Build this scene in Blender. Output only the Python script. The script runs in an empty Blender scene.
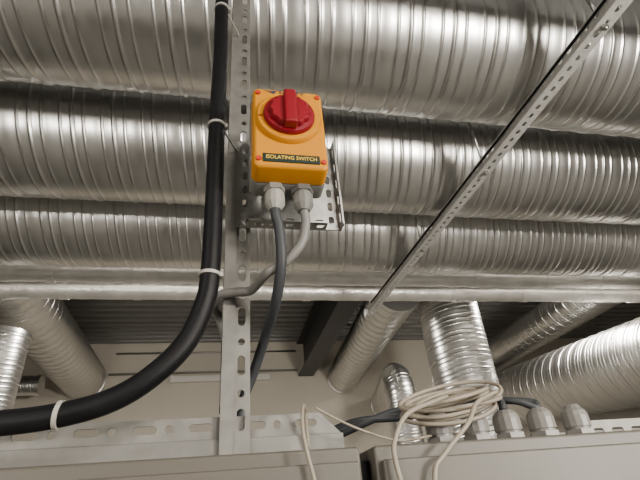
import bpy, math, random
from mathutils import Vector, Matrix
random.seed(7)
S=bpy.context.scene
COL=S.collection
CAMZ=1.65

# ---------------------------------------------------------------- materials
def mat(name, base, rough=.5, metal=0., noise=None, bump=None, spec=.5):
    m=bpy.data.materials.new(name); m.use_nodes=True
    nt=m.node_tree; b=nt.nodes['Principled BSDF']
    b.inputs['Base Color'].default_value=(*base,1)
    b.inputs['Roughness'].default_value=rough
    b.inputs['Metallic'].default_value=metal
    b.inputs['Specular IOR Level'].default_value=spec
    tc=nt.nodes.new('ShaderNodeTexCoord')
    if noise:
        sc,amt,ramt=noise
        n=nt.nodes.new('ShaderNodeTexNoise'); n.inputs['Scale'].default_value=sc; n.inputs['Detail'].default_value=6
        nt.links.new(tc.outputs['Object'],n.inputs['Vector'])
        r=nt.nodes.new('ShaderNodeMapRange'); r.inputs['From Min'].default_value=.3; r.inputs['From Max'].default_value=.7
        r.inputs['To Min'].default_value=1-amt; r.inputs['To Max'].default_value=1+amt
        nt.links.new(n.outputs['Fac'],r.inputs['Value'])
        mx=nt.nodes.new('ShaderNodeVectorMath'); mx.operation='SCALE'; mx.inputs[0].default_value=base
        nt.links.new(r.outputs['Result'],mx.inputs['Scale']); nt.links.new(mx.outputs['Vector'],b.inputs['Base Color'])
        r2=nt.nodes.new('ShaderNodeMapRange'); r2.inputs['From Min'].default_value=.3; r2.inputs['From Max'].default_value=.7
        r2.inputs['To Min'].default_value=max(.02,rough-ramt); r2.inputs['To Max'].default_value=rough+ramt
        nt.links.new(n.outputs['Fac'],r2.inputs['Value']); nt.links.new(r2.outputs['Result'],b.inputs['Roughness'])
    if bump:
        sc,st,dist=bump
        n=nt.nodes.new('ShaderNodeTexNoise'); n.inputs['Scale'].default_value=sc; n.inputs['Detail'].default_value=4
        nt.links.new(tc.outputs['Object'],n.inputs['Vector'])
        bp=nt.nodes.new('ShaderNodeBump'); bp.inputs['Strength'].default_value=st; bp.inputs['Distance'].default_value=dist
        nt.links.new(n.outputs['Fac'],bp.inputs['Height']); nt.links.new(bp.outputs['Normal'],b.inputs['Normal'])
    return m
M_DUCT=mat('galvanized_duct',(.70,.695,.68),.31,1,noise=(7,.04,.02))
M_GALV=mat('galvanized_steel',(.45,.445,.43),.42,1,noise=(60,.15,.1))
M_GALVW=mat('galvanized_near_darkened',(.185,.18,.165),.5,.3,noise=(80,.12,.08))  # near post, rail and tray: dimmer light there put into the colour
M_STRUT=mat('galvanized_strut_lightened',(.62,.61,.58),.5,.25,noise=(80,.10,.08))  # same steel, colour lightened to make up for little light under the strut
M_FOIL=mat('foil_wrap',(.88,.86,.82),.38,.65,noise=(10,.1,.08),bump=(26,.5,.010))
M_TAPE=mat('foil_tape',(.88,.86,.82),.4,.65)
M_YEL=mat('yellow_plastic',(.52,.205,.0010),.42,spec=.3)
M_YTX=mat('yellow_print',(.75,.50,.05),.5)
M_RED=mat('red_plastic',(.19,.002,.009),.38,spec=.4)
M_REDS=mat('red_screw',(.40,.02,.008),.4)
M_GREY=mat('grey_plastic',(.15,.147,.135),.45)
M_LBL=mat('dark_label',(.006,.018,.014),.5,spec=.3)
M_BLUE=mat('blue_print',(.012,.03,.08),.4)
M_BLK=mat('black_rubber',(.004,.004,.005),.5,noise=(30,.2,.06),spec=.22)
M_DG=mat('dark_grey_cable',(.035,.038,.042),.5,spec=.35)
M_LG=mat('light_grey_cable',(.15,.147,.138),.45)
M_BEI=mat('beige_cable',(.26,.225,.175),.5)
M_WHT=mat('white_plastic',(.27,.26,.235),.45)
M_TIE=mat('nylon_tie',(.36,.345,.31),.45)
M_GLD=mat('gland_plastic',(.17,.163,.15),.42)
M_CAB=mat('painted_cabinet',(.092,.084,.069),.5,noise=(8,.04,.04),bump=(400,.05,.001))
M_WALL=mat('plaster_wall',(.68,.63,.54),.85,noise=(1.2,.05,.03),bump=(60,.1,.003))
M_WALLD=mat('dark_block_wall',(.18,.17,.155),.85,noise=(1.2,.15,.03),bump=(60,.1,.003))
M_FLOOR=mat('concrete_floor',(.18,.175,.16),.7,noise=(2,.15,.08))
M_DECK=mat('steel_deck',(.26,.26,.255),.5,.3,noise=(5,.08,.05))
M_BEAM=mat('painted_beam',(.045,.045,.05),.5)
M_LAMP=bpy.data.materials.new('lamp_diffuser'); M_LAMP.use_nodes=True
_b=M_LAMP.node_tree.nodes['Principled BSDF']; _b.inputs['Base Color'].default_value=(.9,.88,.82,1)
_b.inputs['Emission Color'].default_value=(1,.92,.81,1); _b.inputs['Emission Strength'].default_value=13

# ---------------------------------------------------------------- helpers
def empty(name,loc=(0,0,0)):
    o=bpy.data.objects.new(name,None); COL.objects.link(o); o.location=loc; o.empty_display_size=.05; return o
def add(name,verts,faces,m,parent=None,smooth=False):
    me=bpy.data.meshes.new(name); me.from_pydata([tuple(v) for v in verts],[],faces); me.validate(); me.update()
    me.materials.append(m)
    if smooth: me.polygons.foreach_set('use_smooth',[True]*len(me.polygons))
    o=bpy.data.objects.new(name,me); COL.objects.link(o)
    if parent: o.parent=parent
    return o
def box(name,lo,hi,m,parent=None,bev=0,seg=2):
    x0,y0,z0=lo;x1,y1,z1=hi
    v=[(x0,y0,z0),(x1,y0,z0),(x1,y1,z0),(x0,y1,z0),(x0,y0,z1),(x1,y0,z1),(x1,y1,z1),(x0,y1,z1)]
    f=[(0,3,2,1),(4,5,6,7),(0,1,5,4),(1,2,6,5),(2,3,7,6),(3,0,4,7)]
    o=add(name,v,f,m,parent)
    if bev:
        b=o.modifiers.new('b','BEVEL'); b.width=bev; b.segments=seg
        for p in o.data.polygons: p.use_smooth=True
        w=o.modifiers.new('w','WEIGHTED_NORMAL')
    return o
def tomesh(o,name,m,parent=None,smooth=True):
    dg=bpy.context.evaluated_depsgraph_get(); dg.update()
    me=bpy.data.meshes.new_from_object(o.evaluated_get(dg)); me.name=name
    mw=o.matrix_world.copy(); me.transform(mw)
    me.materials.clear(); me.materials.append(m)
    d=o.data; bpy.data.objects.remove(o); bpy.data.curves.remove(d)
    me.polygons.foreach_set('use_smooth',[smooth]*len(me.polygons))
    n=bpy.data.objects.new(name,me); COL.objects.link(n)
    if parent: n.parent=parent
    return n
def cat(pts,n=8):
    P=[Vector(p) for p in pts]; P=[2*P[0]-P[1]]+P+[2*P[-1]-P[-2]]; out=[]
    for i in range(1,len(P)-2):
        a,b,c,d=P[i-1:i+3]
        for k in range(n):
            t=k/n
            out.append(.5*((2*b)+(c-a)*t+(2*a-5*b+4*c-d)*t*t+(-a+3*b-3*c+d)*t**3))
    out.append(P[-2]); return out
def tube(name,pts,r,m,parent=None,spline=True,seg=10,n=8):
    P=cat(pts,n) if spline else [Vector(p) for p in pts]
    V=[];Fc=[]
    T=[(P[min(i+1,len(P)-1)]-P[max(i-1,0)]).normalized() for i in range(len(P))]
    up=Vector((0,0,1)) if abs(T[0].z)<.9 else Vector((1,0,0))
    u=(up-T[0]*up.dot(T[0])).normalized()
    for i,p in enumerate(P):
        u=(u-T[i]*u.dot(T[i])).normalized(); w=T[i].cross(u)
        for k in range(seg):
            a=2*math.pi*k/seg; V.append(p+(u*math.cos(a)+w*math.sin(a))*r)
    for i in range(len(P)-1):
        for k in range(seg):
            k2=(k+1)%seg; Fc.append((i*seg+k,i*seg+k2,(i+1)*seg+k2,(i+1)*seg+k))
    Fc.append(tuple(range(seg-1,-1,-1))); Fc.append(tuple((len(P)-1)*seg+k for k in range(seg)))
    return add(name,V,Fc,m,parent,True)
def lathe(name,prof,origin,axis,m,parent=None,seg=32,smooth=False,bevel=0):
    A=Vector(axis).normalized(); up=Vector((0,0,1)) if abs(A.z)<.9 else Vector((1,0,0))
    u=(up-A*up.dot(A)).normalized(); w=A.cross(u); O=Vector(origin); V=[];Fc=[]
    for (s,r) in prof:
        for k in range(seg):
            a=2*math.pi*k/seg; V.append(O+A*s+(u*math.cos(a)+w*math.sin(a))*r)
    for i in range(len(prof)-1):
        for k in range(seg):
            k2=(k+1)%seg; Fc.append((i*seg+k,i*seg+k2,(i+1)*seg+k2,(i+1)*seg+k))
    Fc.append(tuple(range(seg-1,-1,-1))); Fc.append(tuple((len(prof)-1)*seg+k for k in range(seg)))
    o=add(name,V,Fc,m,parent,smooth)
    if smooth:
        e=o.modifiers.new('e','EDGE_SPLIT'); e.split_angle=math.radians(35)
    return o
def holed(name,w,h,holes,th,m,mtx,parent=None):
    cu=bpy.data.curves.new(name,'CURVE'); cu.dimensions='2D'; cu.fill_mode='BOTH'; cu.extrude=th/2
    def poly(pts):
        s=cu.splines.new('POLY'); s.points.add(len(pts)-1)
        for i,p in enumerate(pts): s.points[i].co=(p[0],p[1],0,1)
        s.use_cyclic_u=True
    if isinstance(w,list): poly(w)
    else: poly([(0,0),(w,0),(w,h),(0,h)])
    for (cx,cy,lx,ly) in holes:
        r=min(lx,ly)/2; pts=[]; ex=lx/2-r; ey=ly/2-r
        for k in range(16):
            a=2*math.pi*(k+.5)/16
            pts.append((cx+r*math.cos(a)+(ex if math.cos(a)>0 else -ex),cy+r*math.sin(a)+(ey if math.sin(a)>0 else -ey)))
        poly(pts)
    o=bpy.data.objects.new(name,cu); COL.objects.link(o)
    o.matrix_world=mtx; bpy.context.view_layer.update()
    return tomesh(o,name,m,parent,False)
def frame(o,x,y):
    x=Vector(x).normalized();y=Vector(y).normalized();z=x.cross(y)
    return Matrix(((x.x,y.x,z.x,o[0]),(x.y,y.y,z.y,o[1]),(x.z,y.z,z.z,o[2]),(0,0,0,1)))

def bend_path(pts,rad,n=10):
    P=[Vector(p) for p in pts]; out=[P[0]]
    for i in range(1,len(P)-1):
        a=(P[i-1]-P[i]).normalized(); b=(P[i+1]-P[i]).normalized()
        ang=a.angle(b); d=rad/math.tan(ang/2)
        s=P[i]+a*d; e=P[i]+b*d; c=P[i]+(a+b).normalized()*(rad/math.sin(ang/2))
        for k in range(n+1):
            t=k/n
            q=(s-c).normalized().slerp((e-c).normalized(),t)*rad+c; out.append(q)
    out.append(P[-1]); return out
def rib(x,h,w=.005): return [(x-w-.003,.0),(x-w,.0002),(x-w*.5,h*.6),(x-w*.2,h*.95),(x+w*.2,h*.95),(x+w*.5,h*.6),(x+w,.0002),(x+w+.003,.0)]
PROF=[(.0,.0),(.002,.0003),(.004,.0036),(.0065,.0046),(.0105,.0046),(.013,.0010),(.0155,.0)]
PROF+=[(.024,.0001)]+rib(.046,.0022)+[(.065,.0008),(.0765,.0011),(.088,.0008)]+rib(.107,.0022)+[(.128,.0001)]
def spiral(name,pts,R,bend=.35,pitch=.137,seg=64,m=None,hand=1,caps=True,amp=1.0):
    m=m or M_DUCT
    par=empty(name,(0,0,0))
    path=bend_path(pts,bend) if len(pts)>2 else [Vector(p) for p in pts]
    cum=[0]
    for i in range(1,len(path)): cum.append(cum[-1]+(path[i]-path[i-1]).length)
    L=cum[-1]
    T=[]
    for i in range(len(path)):
        T.append((path[min(i+1,len(path)-1)]-path[max(i-1,0)]).normalized())
    up=Vector((0,0,1)) if abs(T[0].z)<.9 else Vector((0,1,0))
    u=(up-T[0]*up.dot(T[0])).normalized(); Uv=[]
    for t in T:
        u=(u-t*u.dot(t)).normalized(); Uv.append(u.copy())
    import bisect
    def at(s):
        s=min(max(s,0),L); i=min(max(bisect.bisect_right(cum,s)-1,0),len(path)-2)
        f=(s-cum[i])/(cum[i+1]-cum[i])
        p=path[i].lerp(path[i+1],f)
        if len(path)==2: t=T[0];uu=Uv[0]
        else:
            t=T[i].lerp(T[i+1],f).normalized(); uu=Uv[i].lerp(Uv[i+1],f); uu=(uu-t*uu.dot(t)).normalized()
        return p,t,uu
    V=[];Fc=[]
    prof=[(o*pitch/.137,h*amp) for o,h in PROF]
    turns=int(L/pitch)+2
    rows=0
    CS=[(math.cos(2*math.pi*k/seg),math.sin(2*math.pi*k/seg)) for k in range(seg)]
    straight=len(path)==2
    p0,t0,u0=at(0); w0=t0.cross(u0)
    for kk in range(-1,turns):
        for (o,h) in prof:
            s0=kk*pitch+o
            r=R+h
            for k in range(seg):
                s=s0+hand*k/seg*pitch+(0 if hand>0 else pitch)
                c,sn=CS[k]
                if straight:
                    s=min(max(s,0),L)
                    V.append(p0+t0*s+(u0*c+w0*sn)*r)
                else:
                    p,t,uu=at(s); w=t.cross(uu)
                    V.append(p+(uu*c+w*sn)*r)
            rows+=1
    npf=len(prof)
    for i in range(rows-1):
        for k in range(seg-1):
            Fc.append((i*seg+k,i*seg+k+1,(i+1)*seg+k+1,(i+1)*seg+k))
        j=i+hand*npf
        if 0<=j and j+1<rows:
            Fc.append((i*seg+seg-1,j*seg,(j+1)*seg,(i+1)*seg+seg-1))
    o=add('shell',V,Fc,m,par,True)
    for s,sg in ((0,1),(L,-1)):
        p,t,uu=at(s)
        lathe('collar',[(0,R+.007),(.03*sg,R+.007),(.034*sg,R*.98)] ,p,t,m,par,seg=48,smooth=True)
    return par

# ---------------------------------------------------------------- room
X0,X1,Y0,Y1,H=-4.5,6.8,-3.0,6.1,3.75
box('floor',(X0,Y0,-.1),(X1,Y1,0),M_FLOOR)
box('wall_back',(X0-.1,Y1,-.1),(X1+.1,Y1+.12,H+.2),M_WALL)
box('wall_front',(X0-.1,Y0-.12,-.1),(X1+.1,Y0,H+.2),M_WALLD)
box('wall_left',(X0-.12,Y0,-.1),(X0,Y1,H+.2),M_WALLD)
box('wall_right',(X1,Y0,-.1),(X1+.12,Y1,H+.2),M_WALLD)
V=[];Fc=[];y=Y0;pr=[(0,0),(.06,0),(.08,.05),(.13,.05)]
while y<Y1:
    for dy,dz in pr:
        V+= [(X0,min(y+dy,Y1),H+dz),(X1,min(y+dy,Y1),H+dz)]
    y+=.15
for i in range(len(V)//2-1): Fc.append((2*i,2*i+1,2*i+3,2*i+2))
add('ceiling',V,Fc,M_DECK)

# ---------------------------------------------------------------- main duct rows
ZD=CAMZ+1.39
for i,yc in enumerate((.92,1.52,2.10)):
    spiral('spiral_duct',[(X0+.02+.045*i,yc,ZD),(X1-.02,yc,ZD)],.25,seg=96,hand=1)
for (yc,zc,r) in ((2.60,2.985,.061),(2.80,2.966,.059)):
    e=empty('insulated_pipe')
    n=220
    P=[Vector((X0+.02+(X1-X0-.04)*i/n, yc+random.uniform(-.002,.002), zc+random.uniform(-.002,.002))) for i in range(n+1)]
    tube('foil_jacket',P,r,M_FOIL,e,spline=False,seg=28)
    x=X0+.4
    while x<X1-.3:
        lathe('tape_band',[(0,r+.001),(.0,r+.004),(.05,r+.004),(.05,r+.001)],(x,yc,zc),(1,0,0),M_TAPE,e,seg=28,smooth=True)
        x+=random.uniform(.42,.6)
# ---------------------------------------------------------------- branch ducts at the back
spiral('branch_duct',[(1.42,3.3,3.24),(1.6,6.08,3.24)],.20,seg=48,pitch=.12,amp=.9)
spiral('branch_duct',[(-1.55,3.2,3.31),(-1.62,6.08,3.31)],.24,seg=48,pitch=.12,amp=.9)
spiral('branch_duct',[(3.56,3.2,3.34),(3.56,6.08,3.34)],.20,seg=48,pitch=.12,amp=.9)
spiral('riser_duct',[(-1.57,3.6,.0),(-1.57,3.6,2.98)],.18,seg=48,pitch=.12,amp=.9)
spiral('riser_duct',[(1.92,3.47,.0),(1.92,3.47,3.72)],.25,seg=56)
spiral('elbow_duct',[(1.74,4.45,.0),(1.74,4.45,2.86),(2.1,6.05,2.86)],.15,bend=.25,seg=40,pitch=.1,amp=.8)
spiral('supply_duct',[(3.08,1.2,2.32),(3.42,6.02,2.78)],.31,seg=64,amp=.95)
spiral('exhaust_duct',[(X0+.02,5.4,3.08),(-1.85,5.4,3.08)],.10,seg=32,pitch=.09,amp=.7)

e=empty('steel_beam')
box('flange_bottom',(1.0,3.0,3.28),(1.2,Y1-.01,3.30),M_BEAM,e)
box('flange_top',(1.0,3.0,3.72),(1.2,Y1-.01,3.74),M_BEAM,e)
box('web',(1.09,3.0,3.30),(1.11,Y1-.01,3.72),M_BEAM,e)
tube('electrical_conduit',[(-1.35,Y1-.03,3.36),(.98,Y1-.03,3.36)],.014,M_WHT,spline=False)
tube('electrical_conduit',[(-1.3,Y1-.03,3.62),(.98,Y1-.03,3.62)],.012,M_GALV,spline=False)
e=empty('cable_trunking')
M_TRK=mat('trunking_plastic',(.84,.82,.77),.4)
box('trunk',(-.6,Y1-.07,3.24),(.62,Y1-.005,3.31),M_TRK,e,bev=.004)
box('trunk_end',(-.62,Y1-.075,3.235),(-.58,Y1-.004,3.315),M_TRK,e,bev=.003)

# ---------------------------------------------------------------- ceiling strut under ducts
def strut(name,p0,p1,w,hgt,m,pitch=.05,hole=(.024,.012)):
    par=empty(name); p0=Vector(p0);p1=Vector(p1);d=(p1-p0);L=d.length;d.normalize()
    side=d.cross(Vector((0,0,1))).normalized()
    n=int(L/pitch); hs=[((i+.5)*pitch+.01,w/2,*hole) for i in range(n-1)]
    holed('web',L,w,hs,.002,m,frame(p0-side*w/2,d,side),par)
    hs2=[((i+.5)*pitch+.01,hgt*.5,hole[0]*.7,hole[1]*.7) for i in range(n-1)]
    for s in (-1,1):
        holed('side',L,hgt,hs2,.002,m,frame(p0+side*s*w/2,d,(0,0,1)),par)
    return par
st=strut('ceiling_strut',(1.02,-.2,2.735),(.912,2.66,2.735),.046,.041,M_STRUT,pitch=.038,hole=(.022,.012))
def sx(y): return 1.02-.12*(y+.2)/3.2
for y in (1.22,1.81,.6):
    tube('rod',[(sx(y),y,2.72),(sx(y),y,3.74)],.005,M_GALV,st,spline=False)
    lathe('nut',[(0,.010),(.009,.010)],(sx(y),y,2.724),(0,0,1),M_GALV,st,seg=6)
tube('control_cable',[(sx(-.2)-.034,-.2,2.765),(sx(.9)-.036,.9,2.752),(sx(2)-.03,2,2.76),(sx(2.5)-.034,2.5,2.757)],.0045,M_BLK)

# ---------------------------------------------------------------- cabinets
for nm,xa,xb in (('electrical_cabinet',-.70,.117),('electrical_cabinet',.129,.95)):
    e=empty(nm)
    zt=1.70
    box('body',(xa,.412,.08),(xb,.72,zt),M_CAB,e,bev=.003)
    box('door_panel',(xa+.004,.402,.10),(xb-.004,.4125,zt-.012),M_CAB,e,bev=.002)
    box('plinth',(xa+.02,.44,.0),(xb-.02,.70,.08),M_BEAM,e)
    box('handle',(xb-.06,.385,.95),(xb-.035,.403,1.08),M_BLK,e,bev=.004)
box('cabinet_gap_shade',(.1175,.43,.0),(.1285,.71,1.69),M_BLK)  # black filler standing in for the shade in the gap between cabinets

# ---------------------------------------------------------------- perforated post + rail
post=empty('perforated_post')
zb,zt=1.701,2.76
hs=[]; z=.02;i=0
while z<zt-zb-.03:
    if i%2==0: hs.append((.0185,z+.010,.0075,.019)); z+=.033
    else: hs.append((.0185,z,.007,.007)); z+=.016
    i+=1
holed('flange_front',.0268,zt-zb,hs,.002,M_GALVW,frame((-.0002,.442,zb),(1,0,0),(0,0,1)),post)
hs=[(.017,(k+.5)*.045,.007,.02) for k in range(int((zt-zb-.04)/.045)-1)]
holed('flange_side',.030,zt-zb-.042,hs,.002,M_GALVW,frame((0,.442,zb+.042),(0,1,0),(0,0,1)),post)
box('lip',(0,.4385,zb),(.0115,.4405,zt),M_GALVW,post)
strut('hanger_rail',(-1.2,.46,2.762),(1.5,.46,2.762),.041,.02,M_GALV)
for x in (-1.0,.7):
    tube('hanger_rod',[(x,.50,2.75),(x,.50,3.74)],.005,M_GALV,spline=False)

rail=empty('perforated_rail')
hs=[];x=.012;i=0;Lr=.808;x0=-.696
while x<Lr-.03:
    if i%2==0: hs.append((x+.010,.0255,.020,.007)); x+=.030
    else: hs.append((x,.0255,.007,.007)); x+=.017
    i+=1
outline=[(0,0),(Lr,0),(Lr,.014),(Lr-.006,.020),(Lr-.02,.034),(0,.034)]
holed('flange_vertical',outline,0,hs,.002,M_GALVW,frame((x0,.447,1.701),(1,0,0),(0,0,1)),rail)
holed('flange_base',Lr,.03,[(k*.05+.02,.018,.02,.007) for k in range(15)],.002,M_GALVW,frame((x0,.447,1.702),(1,0,0),(0,1,0)),rail)
box('lip',(x0,.4435,1.7005),(x0+Lr,.446,1.7165),M_GALVW,rail,bev=.001)

# ---------------------------------------------------------------- mounting bracket
br=empty('mounting_bracket')
bx0,bx1,bz0,bz1=.011,.128,1.928,2.052
w=bx1-bx0;h=bz1-bz0
hs=[]
for k in range(6):
    hs.append((.009,.012+k*.0195,.006,.012)); hs.append((w-.010,.012+k*.0195,.006,.012))
for k in range(5):
    hs.append((.025+k*.017,.010,.011,.006))
holed('plate',w,h,hs,.002,M_GALV,frame((bx0,.428,bz0),(1,0,0),(0,0,1)),br)
holed('flange_right',.016,h,[(.008,.014+k*.024,.005,.014) for k in range(5)],.002,M_GALV,frame((bx1,.413,bz0),(0,1,0),(0,0,1)),br)
holed('flange_low',w-.03,.016,[(.012+k*.017,.008,.010,.005) for k in range(5)],.002,M_GALV,frame((bx0+.012,.412,bz0),(1,0,0),(0,1,0)),br)
for (x,z) in ((bx0+.009,2.04),(bx0+.009,1.94),(bx1-.010,2.04)):
    lathe('bolt',[(0,.0055),(-.004,.0055)],(x,.427,z),(0,1,0),M_GALV,br,seg=6)
for x in (.04,.085):
    for z in (1.97,2.03): lathe('standoff',[(0,.006),(-.036,.006)],(x,.427,z),(0,1,0),M_GALV,br,seg=16)

# ---------------------------------------------------------------- isolator switch
sw=empty('isolator_switch')
cx,cz=.0615,2.000; W=.0765; Hh=.112
yf=.345
def rbox(name,cx,cz,w,h,y0,y1,r,m,taper=0,edge=.004):
    prof=[(y1,0),(y0+edge,taper),(y0+edge*.3,taper+edge*.3),(y0,taper+edge)]
    V=[];Fc=[];n=8
    for (yy,ins) in prof:
        ww=w/2-ins;hh=h/2-ins;rr=max(r-ins*.5,.001)
        for q,(sx_,sz_) in enumerate(((1,1),(-1,1),(-1,-1),(1,-1))):
            for k in range(n+1):
                a=math.pi/2*(q+k/n)
                V.append((cx+sx_*(ww-rr)+rr*math.cos(a),yy,cz+sz_*(hh-rr)+rr*math.sin(a)))
    N=4*(n+1)
    for i in range(len(prof)-1):
        for k in range(N):
            k2=(k+1)%N; Fc.append((i*N+k,i*N+k2,(i+1)*N+k2,(i+1)*N+k))
    Fc.append(tuple(range(N))); Fc.append(tuple((len(prof)-1)*N+k for k in range(N-1,-1,-1)))
    o=add(name,V,Fc,m,sw,True); e=o.modifiers.new('e','EDGE_SPLIT'); e.split_angle=math.radians(50)
    return o
rbox('base',cx,cz,W+.001,Hh+.001,.368,.391,.007,M_GREY,taper=.0)
rbox('lid',cx,cz,W,Hh,yf,.3685,.007,M_YEL,taper=.0008,edge=.003)
kz=cz+.0105; kx=cx-.001
lathe('dial_ring',[(0,.0345),(-.004,.0335),(-.0055,.0320)],(kx,yf,kz),(0,1,0),M_YEL,sw,seg=64,smooth=True)
lathe('knob_skirt',[(0,.0270),(-.003,.0267),(-.005,.0255),(-.0055,.021)],(kx,yf-.0055,kz),(0,1,0),M_RED,sw,seg=48,smooth=True)
V=[];Fc=[];N=72
lv=((yf-.009,1),(yf-.015,.97),(yf-.0165,.90))
for (yy,s) in lv:
    for k in range(N):
        a=2*math.pi*k/N; r=s*(.0212+.0010*math.cos(12*a))
        V.append((kx+r*math.cos(a),yy,kz+r*math.sin(a)))
for i in range(2):
    for k in range(N):
        k2=(k+1)%N; Fc.append((i*N+k,i*N+k2,(i+1)*N+k2,(i+1)*N+k))
Fc.append(tuple(2*N+k for k in range(N-1,-1,-1)))
add('knob_body',V,Fc,M_RED,sw,True).modifiers.new('e','EDGE_SPLIT').split_angle=math.radians(45)
box('knob_grip',(kx-.0066,yf-.0215,kz-.0235),(kx+.0066,yf-.009,kz+.0235),M_RED,sw,bev=.0025,seg=3)
for sx_ in (-1,1):
    for z in (cz+Hh/2-.009,cz-Hh/2+.0105):
        lathe('screw',[(0,.0029),(-.0015,.0027)],(cx+sx_*(W/2-.0058),yf,z),(0,1,0),M_REDS,sw,seg=20)
box('label_strip',(cx-.0285,yf-.0012,cz-.0490),(cx+.0285,yf+.0005,cz-.0385),M_LBL,sw,bev=.0006)
def text(body,size,loc,m,name,sxs=1):
    cu=bpy.data.curves.new(name,'FONT'); cu.body=body; cu.size=size; cu.extrude=.0002; cu.align_x='CENTER'; cu.align_y='CENTER'
    o=bpy.data.objects.new(name,cu); COL.objects.link(o)
    o.matrix_world=Matrix.Translation(loc)@Matrix.Rotation(math.pi/2,4,'X')@Matrix.Diagonal((sxs,1,1,1)); bpy.context.view_layer.update()
    return tomesh(o,name,m,sw,False)
text('ISOLATING SWITCH',.0064,(cx,yf-.0014,cz-.0437),M_YTX,'label_text',.88)
text('SAFETY',.0066,(cx+.004,yf-.0003,cz+.0503),M_BLUE,'logo_text',1.3)
add('logo_mark',[(cx-.027,yf-.0004,cz+.0525),(cx-.015,yf-.0004,cz+.0470),(cx-.012,yf-.0004,cz+.0525),(cx-.019,yf-.0004,cz+.0508)],[(0,1,2,3)],M_BLUE,sw)
text('OFF',.0034,(kx-.0294,yf-.0058,kz-.003),M_RED,'off_text')
text('ON',.0034,(kx,yf-.0058,kz+.0293),M_RED,'on_text')
zbm=cz-Hh/2
gY=.377
for gx,m,r in ((.0475,M_WHT,.0102),(.0765,M_LG,.0105)):
    lathe('gland_hex',[(0,r*1.08),(-.006,r*1.08)],(gx,gY,zbm),(0,0,1),m,sw,seg=6)
    lathe('gland_neck',[(-.006,r*.86),(-.010,r*.86)],(gx,gY,zbm),(0,0,1),m,sw,seg=24,smooth=True)
    lathe('gland_cap',[(-.009,r),(-.021,r),(-.026,r*.72),(-.028,r*.6)],(gx,gY,zbm),(0,0,1),m,sw,seg=12)
tube('switch_cable',[(.0475,.377,1.925),(.048,.377,1.91),(.051,.378,1.895),(.0525,.383,1.862),(.0495,.408,1.833),(.0425,.455,1.812),(.033,.480,1.785),(.022,.490,1.755),(.024,.495,1.725),(.035,.51,1.7085),(.05,.55,1.7075),(.06,.60,1.7075)],.0052,M_DG)
tube('switch_cable',[(.0765,.377,1.925),(.077,.377,1.915),(.078,.379,1.903),(.073,.383,1.882),(.058,.388,1.865),(.040,.395,1.855),(.027,.425,1.851),(.012,.428,1.850),(-.004,.434,1.849),(-.010,.455,1.845),(-.003,.478,1.84),(.008,.482,1.80),(.008,.484,1.74),(.009,.49,1.712),(.01,.54,1.707)],.0047,M_LG)
BC=[(-.018,.418,2.70),(-.017,.412,2.50),(-.0165,.405,2.403),(-.016,.400,2.297),(-.014,.398,2.165),(-.014,.398,2.042),(-.013,.398,1.942),(-.013,.398,1.860),(-.017,.398,1.824),(-.031,.397,1.787),(-.057,.396,1.758),(-.085,.396,1.741),(-.119,.396,1.732),(-.159,.396,1.728),(-.22,.398,1.728),(-.4,.40,1.727),(-.68,.40,1.727)]
pc=empty('power_cable')
tube('sheath',BC,.0092,M_BLK,pc,seg=20,n=12)
def tie(p,ax,r,strap=True):
    lathe('tie_strap',[(-.0016,r+.0002),(-.0016,r+.0012),(.0016,r+.0012),(.0016,r+.0002)],p,ax,M_TIE,pc,seg=28,smooth=True)
    box('tie_head',(p[0]+r-.001,p[1]-.004,p[2]-.0025),(p[0]+r+.003,p[1]+.003,p[2]+.0025),M_TIE,pc,bev=.0006)
    if strap: tube('tie_tail',[(p[0]+r*.8,p[1]+.005,p[2]),(.004,.425,p[2]),(.010,.438,p[2])],.0011,M_TIE,pc,seg=6)
tie((-.0153,.399,2.272),(0,0,1),.0094)
tie((-.014,.398,2.045),(0,0,1),.0094)
tie((-.0135,.398,1.853),(.05,0,1),.0094,False)
tie((-.119,.396,1.732),(1,0,-.1),.0094,False)

# ---------------------------------------------------------------- glands on cabinet
for gx in (.222,.262,.300,.341,.384):
    g=empty('cable_gland'); zz=1.7005; s=random.uniform(.95,1.05); gy=.475
    lathe('hex_base',[(0,.0155),(.010,.0155)],(gx,gy,zz),(0,0,1),M_GLD,g,seg=6)
    lathe('collar',[(.010,.0125),(.014,.0125)],(gx,gy,zz),(0,0,1),M_GLD,g,seg=24,smooth=True)
    lathe('dome_nut',[(.013,.0142),(.024,.0142),(.029,.0128),(.032,.0100),(.0345*s,.0075)],(gx,gy,zz),(0,0,1),M_GLD,g,seg=14)
coil=empty('cable_coil')
pts=[];loops=8
c=Vector((.238,.470,1.744))
for k in range(loops*16+1):
    a=2*math.pi*k/16; j=k/16
    rr=.048+.006*math.sin(j*2.3)+.003*math.sin(a*2+j)
    x=rr*math.cos(a)*(1+.08*math.sin(j*1.7)); q=rr*math.sin(a)*.70
    ta=math.radians(22+10*math.sin(j*1.9))
    pts.append(c+Vector((x+.005*math.sin(j*2.9),q*math.cos(ta)+.002*math.cos(j),q*math.sin(ta)+.006*math.sin(j*1.3)+.18*x)))
tube('loops',pts,.0022,M_BEI,coil,seg=8,n=3)
tube('tail_front',[(.215,.43,1.742),(.195,.415,1.735),(.16,.402,1.722),(.143,.396,1.70),(.141,.395,1.685),(.144,.394,1.66),(.15,.394,1.60)],.0021,M_BEI,coil,seg=8)
tube('tail_mid',[(.270,.43,1.745),(.237,.415,1.732),(.215,.400,1.712),(.185,.396,1.688),(.172,.394,1.672),(.168,.394,1.62)],.0021,M_BEI,coil,seg=8)
lw=empty('loose_wire')
tube('wire_long',[(.078,.44,1.704),(.075,.43,1.735),(.070,.412,1.733),(.067,.400,1.715),(.069,.396,1.695),(.073,.395,1.676),(.08,.394,1.63)],.0016,M_BEI,lw,seg=8)
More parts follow.
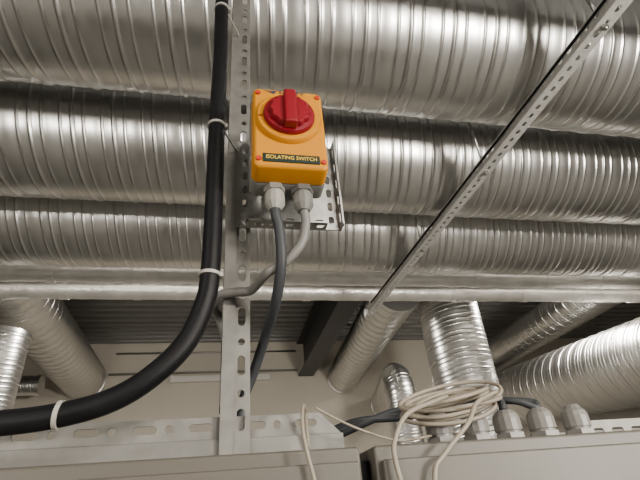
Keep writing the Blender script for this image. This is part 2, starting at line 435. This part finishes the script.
tube('wire_short',[(.082,.42,1.735),(.10,.418,1.724),(.125,.416,1.712),(.16,.43,1.705),(.20,.45,1.71)],.0011,M_BEI,lw,seg=8)
for k in range(3):
    tube('control_cable',[(.09,.59+.012*k,1.708),(.115,.55,1.729-.004*k),(.15,.53,1.740-.003*k),(.20,.525,1.741+.004*k),(.26,.515,1.745+.003*k),(.29+.01*k,.50,1.750),(.302+.0205*k,.482,1.747-.002*k),(.300+.0415*min(k,1),.475,1.735)],.0042,M_DG,seg=8)
tr=empty('cable_tray')
holed('side',.46,.03,[(.02+k*.03,.017,.018,.007) for k in range(14)],.0015,M_GALVW,frame((.46,.56,1.702),(1,0,0),(0,0,1)),tr)
holed('bed',.46,.10,[(.02+k*.03,.03+.04*j,.018,.007) for k in range(14) for j in range(2)],.0015,M_GALVW,frame((.46,.56,1.703),(1,0,0),(0,1,0)),tr)
holed('side',.46,.03,[(.02+k*.03,.017,.018,.007) for k in range(14)],.0015,M_GALVW,frame((.46,.66,1.702),(1,0,0),(0,0,1)),tr)

# ---------------------------------------------------------------- unseen luminaires, added highlight lamps
LC=(1,.93,.83)
def luminaire(x,y,z,L,wd,power,along='X'):
    e=empty('unseen_luminaire')
    lx,ly=(L/2,wd/2) if along=='X' else (wd/2,L/2)
    box('housing',(x-lx-.02,y-ly-.02,z),(x+lx+.02,y+ly+.02,z+.03),M_WHT,e,bev=.004)
    box('diffuser',(x-lx,y-ly,z-.012),(x+lx,y+ly,z),M_LAMP,e,bev=.003)
    for s in (-1,1):
        px,py=(x+s*(lx-.1),y) if along=='X' else (x,y+s*(ly-.1))
        tube('suspension',[(px,py,z+.03),(px,py,H)],.003,M_GALV,e,spline=False,seg=6)
    l=bpy.data.lights.new('lamp','AREA'); l.shape='RECTANGLE'; l.size=L if along=='X' else wd; l.size_y=wd if along=='X' else L
    l.energy=power; l.color=LC
    lo=bpy.data.objects.new('lamp',l); COL.objects.link(lo); lo.location=(x,y,z-.02); lo.parent=e
luminaire(.9,-1.0,2.5,1.2,.3,60)
luminaire(-2.2,-1.4,2.9,1.2,.3,52)
luminaire(3.6,-.6,2.9,1.2,.3,62)
luminaire(-.4,3.42,3.40,1.0,.12,50)  # added out of sight behind the foil pipes to light the back wall
luminaire(2.72,3.42,3.40,.9,.12,50)  # likewise added and hidden, for the right part of the back wall
def highlight_lamp(x,y,z,tx,ty,tz,power,w=.5,h=.22):  # added lamp on a stand, out of view, to make the duct highlights
    e=empty('added_highlight_lamp')
    p=Vector((x,y,z)); d=(Vector((tx,ty,tz))-p).normalized()
    q=d.to_track_quat('-Z','Y').to_matrix().to_4x4(); M=Matrix.Translation(p)@q
    b=box('head',(-w/2-.02,-h/2-.02,.0),(w/2+.02,h/2+.02,.06),M_BLK,e,bev=.006); b.matrix_local=M
    b=box('lens',(-w/2,-h/2,-.008),(w/2,h/2,.0),M_LAMP,e,bev=.002); b.matrix_local=M
    tube('pole',[(x,y,.25),(x,y,z-.1)],.015,M_BLK,e,spline=False)
    tube('yoke',[(x,y,z-.1),(x,y-.05,z-.05)]+[tuple(p-d*.07)],.01,M_BLK,e,spline=False)
    for k in range(3):
        a=2*math.pi*k/3+.4
        tube('leg',[(x,y,.65),(x+.45*math.cos(a),y+.45*math.sin(a),.012)],.011,M_BLK,e,spline=False)
    l=bpy.data.lights.new('lamp','AREA'); l.shape='RECTANGLE'; l.size=w; l.size_y=h; l.energy=power; l.color=LC
    lo=bpy.data.objects.new('lamp',l); COL.objects.link(lo); lo.parent=e; lo.matrix_local=Matrix.Translation(p+d*.02)@q
highlight_lamp(1.7,-1.3,1.75,1.2,1.6,3.0,85)
highlight_lamp(-1.6,-1.9,1.5,-.6,1.6,3.0,36)

w=bpy.data.worlds.new('World'); S.world=w; w.use_nodes=True
w.node_tree.nodes['Background'].inputs[0].default_value=(1,.95,.9,1); w.node_tree.nodes['Background'].inputs[1].default_value=.05

# ---------------------------------------------------------------- camera
cam=bpy.data.cameras.new('camera'); co=bpy.data.objects.new('camera',cam); COL.objects.link(co)
Fv=Vector((.2001,.8335,.5150)); Rv=Vector((.9793,-.1870,-.0777)); Uv=Rv.cross(Fv).normalized(); Rv=Fv.cross(Uv).normalized(); Fv.normalize()
co.matrix_world=Matrix(((Rv.x,Uv.x,-Fv.x,0),(Rv.y,Uv.y,-Fv.y,0),(Rv.z,Uv.z,-Fv.z,CAMZ),(0,0,0,1)))
cam.sensor_width=36; cam.lens=462/640*36; cam.clip_start=.02
S.camera=co
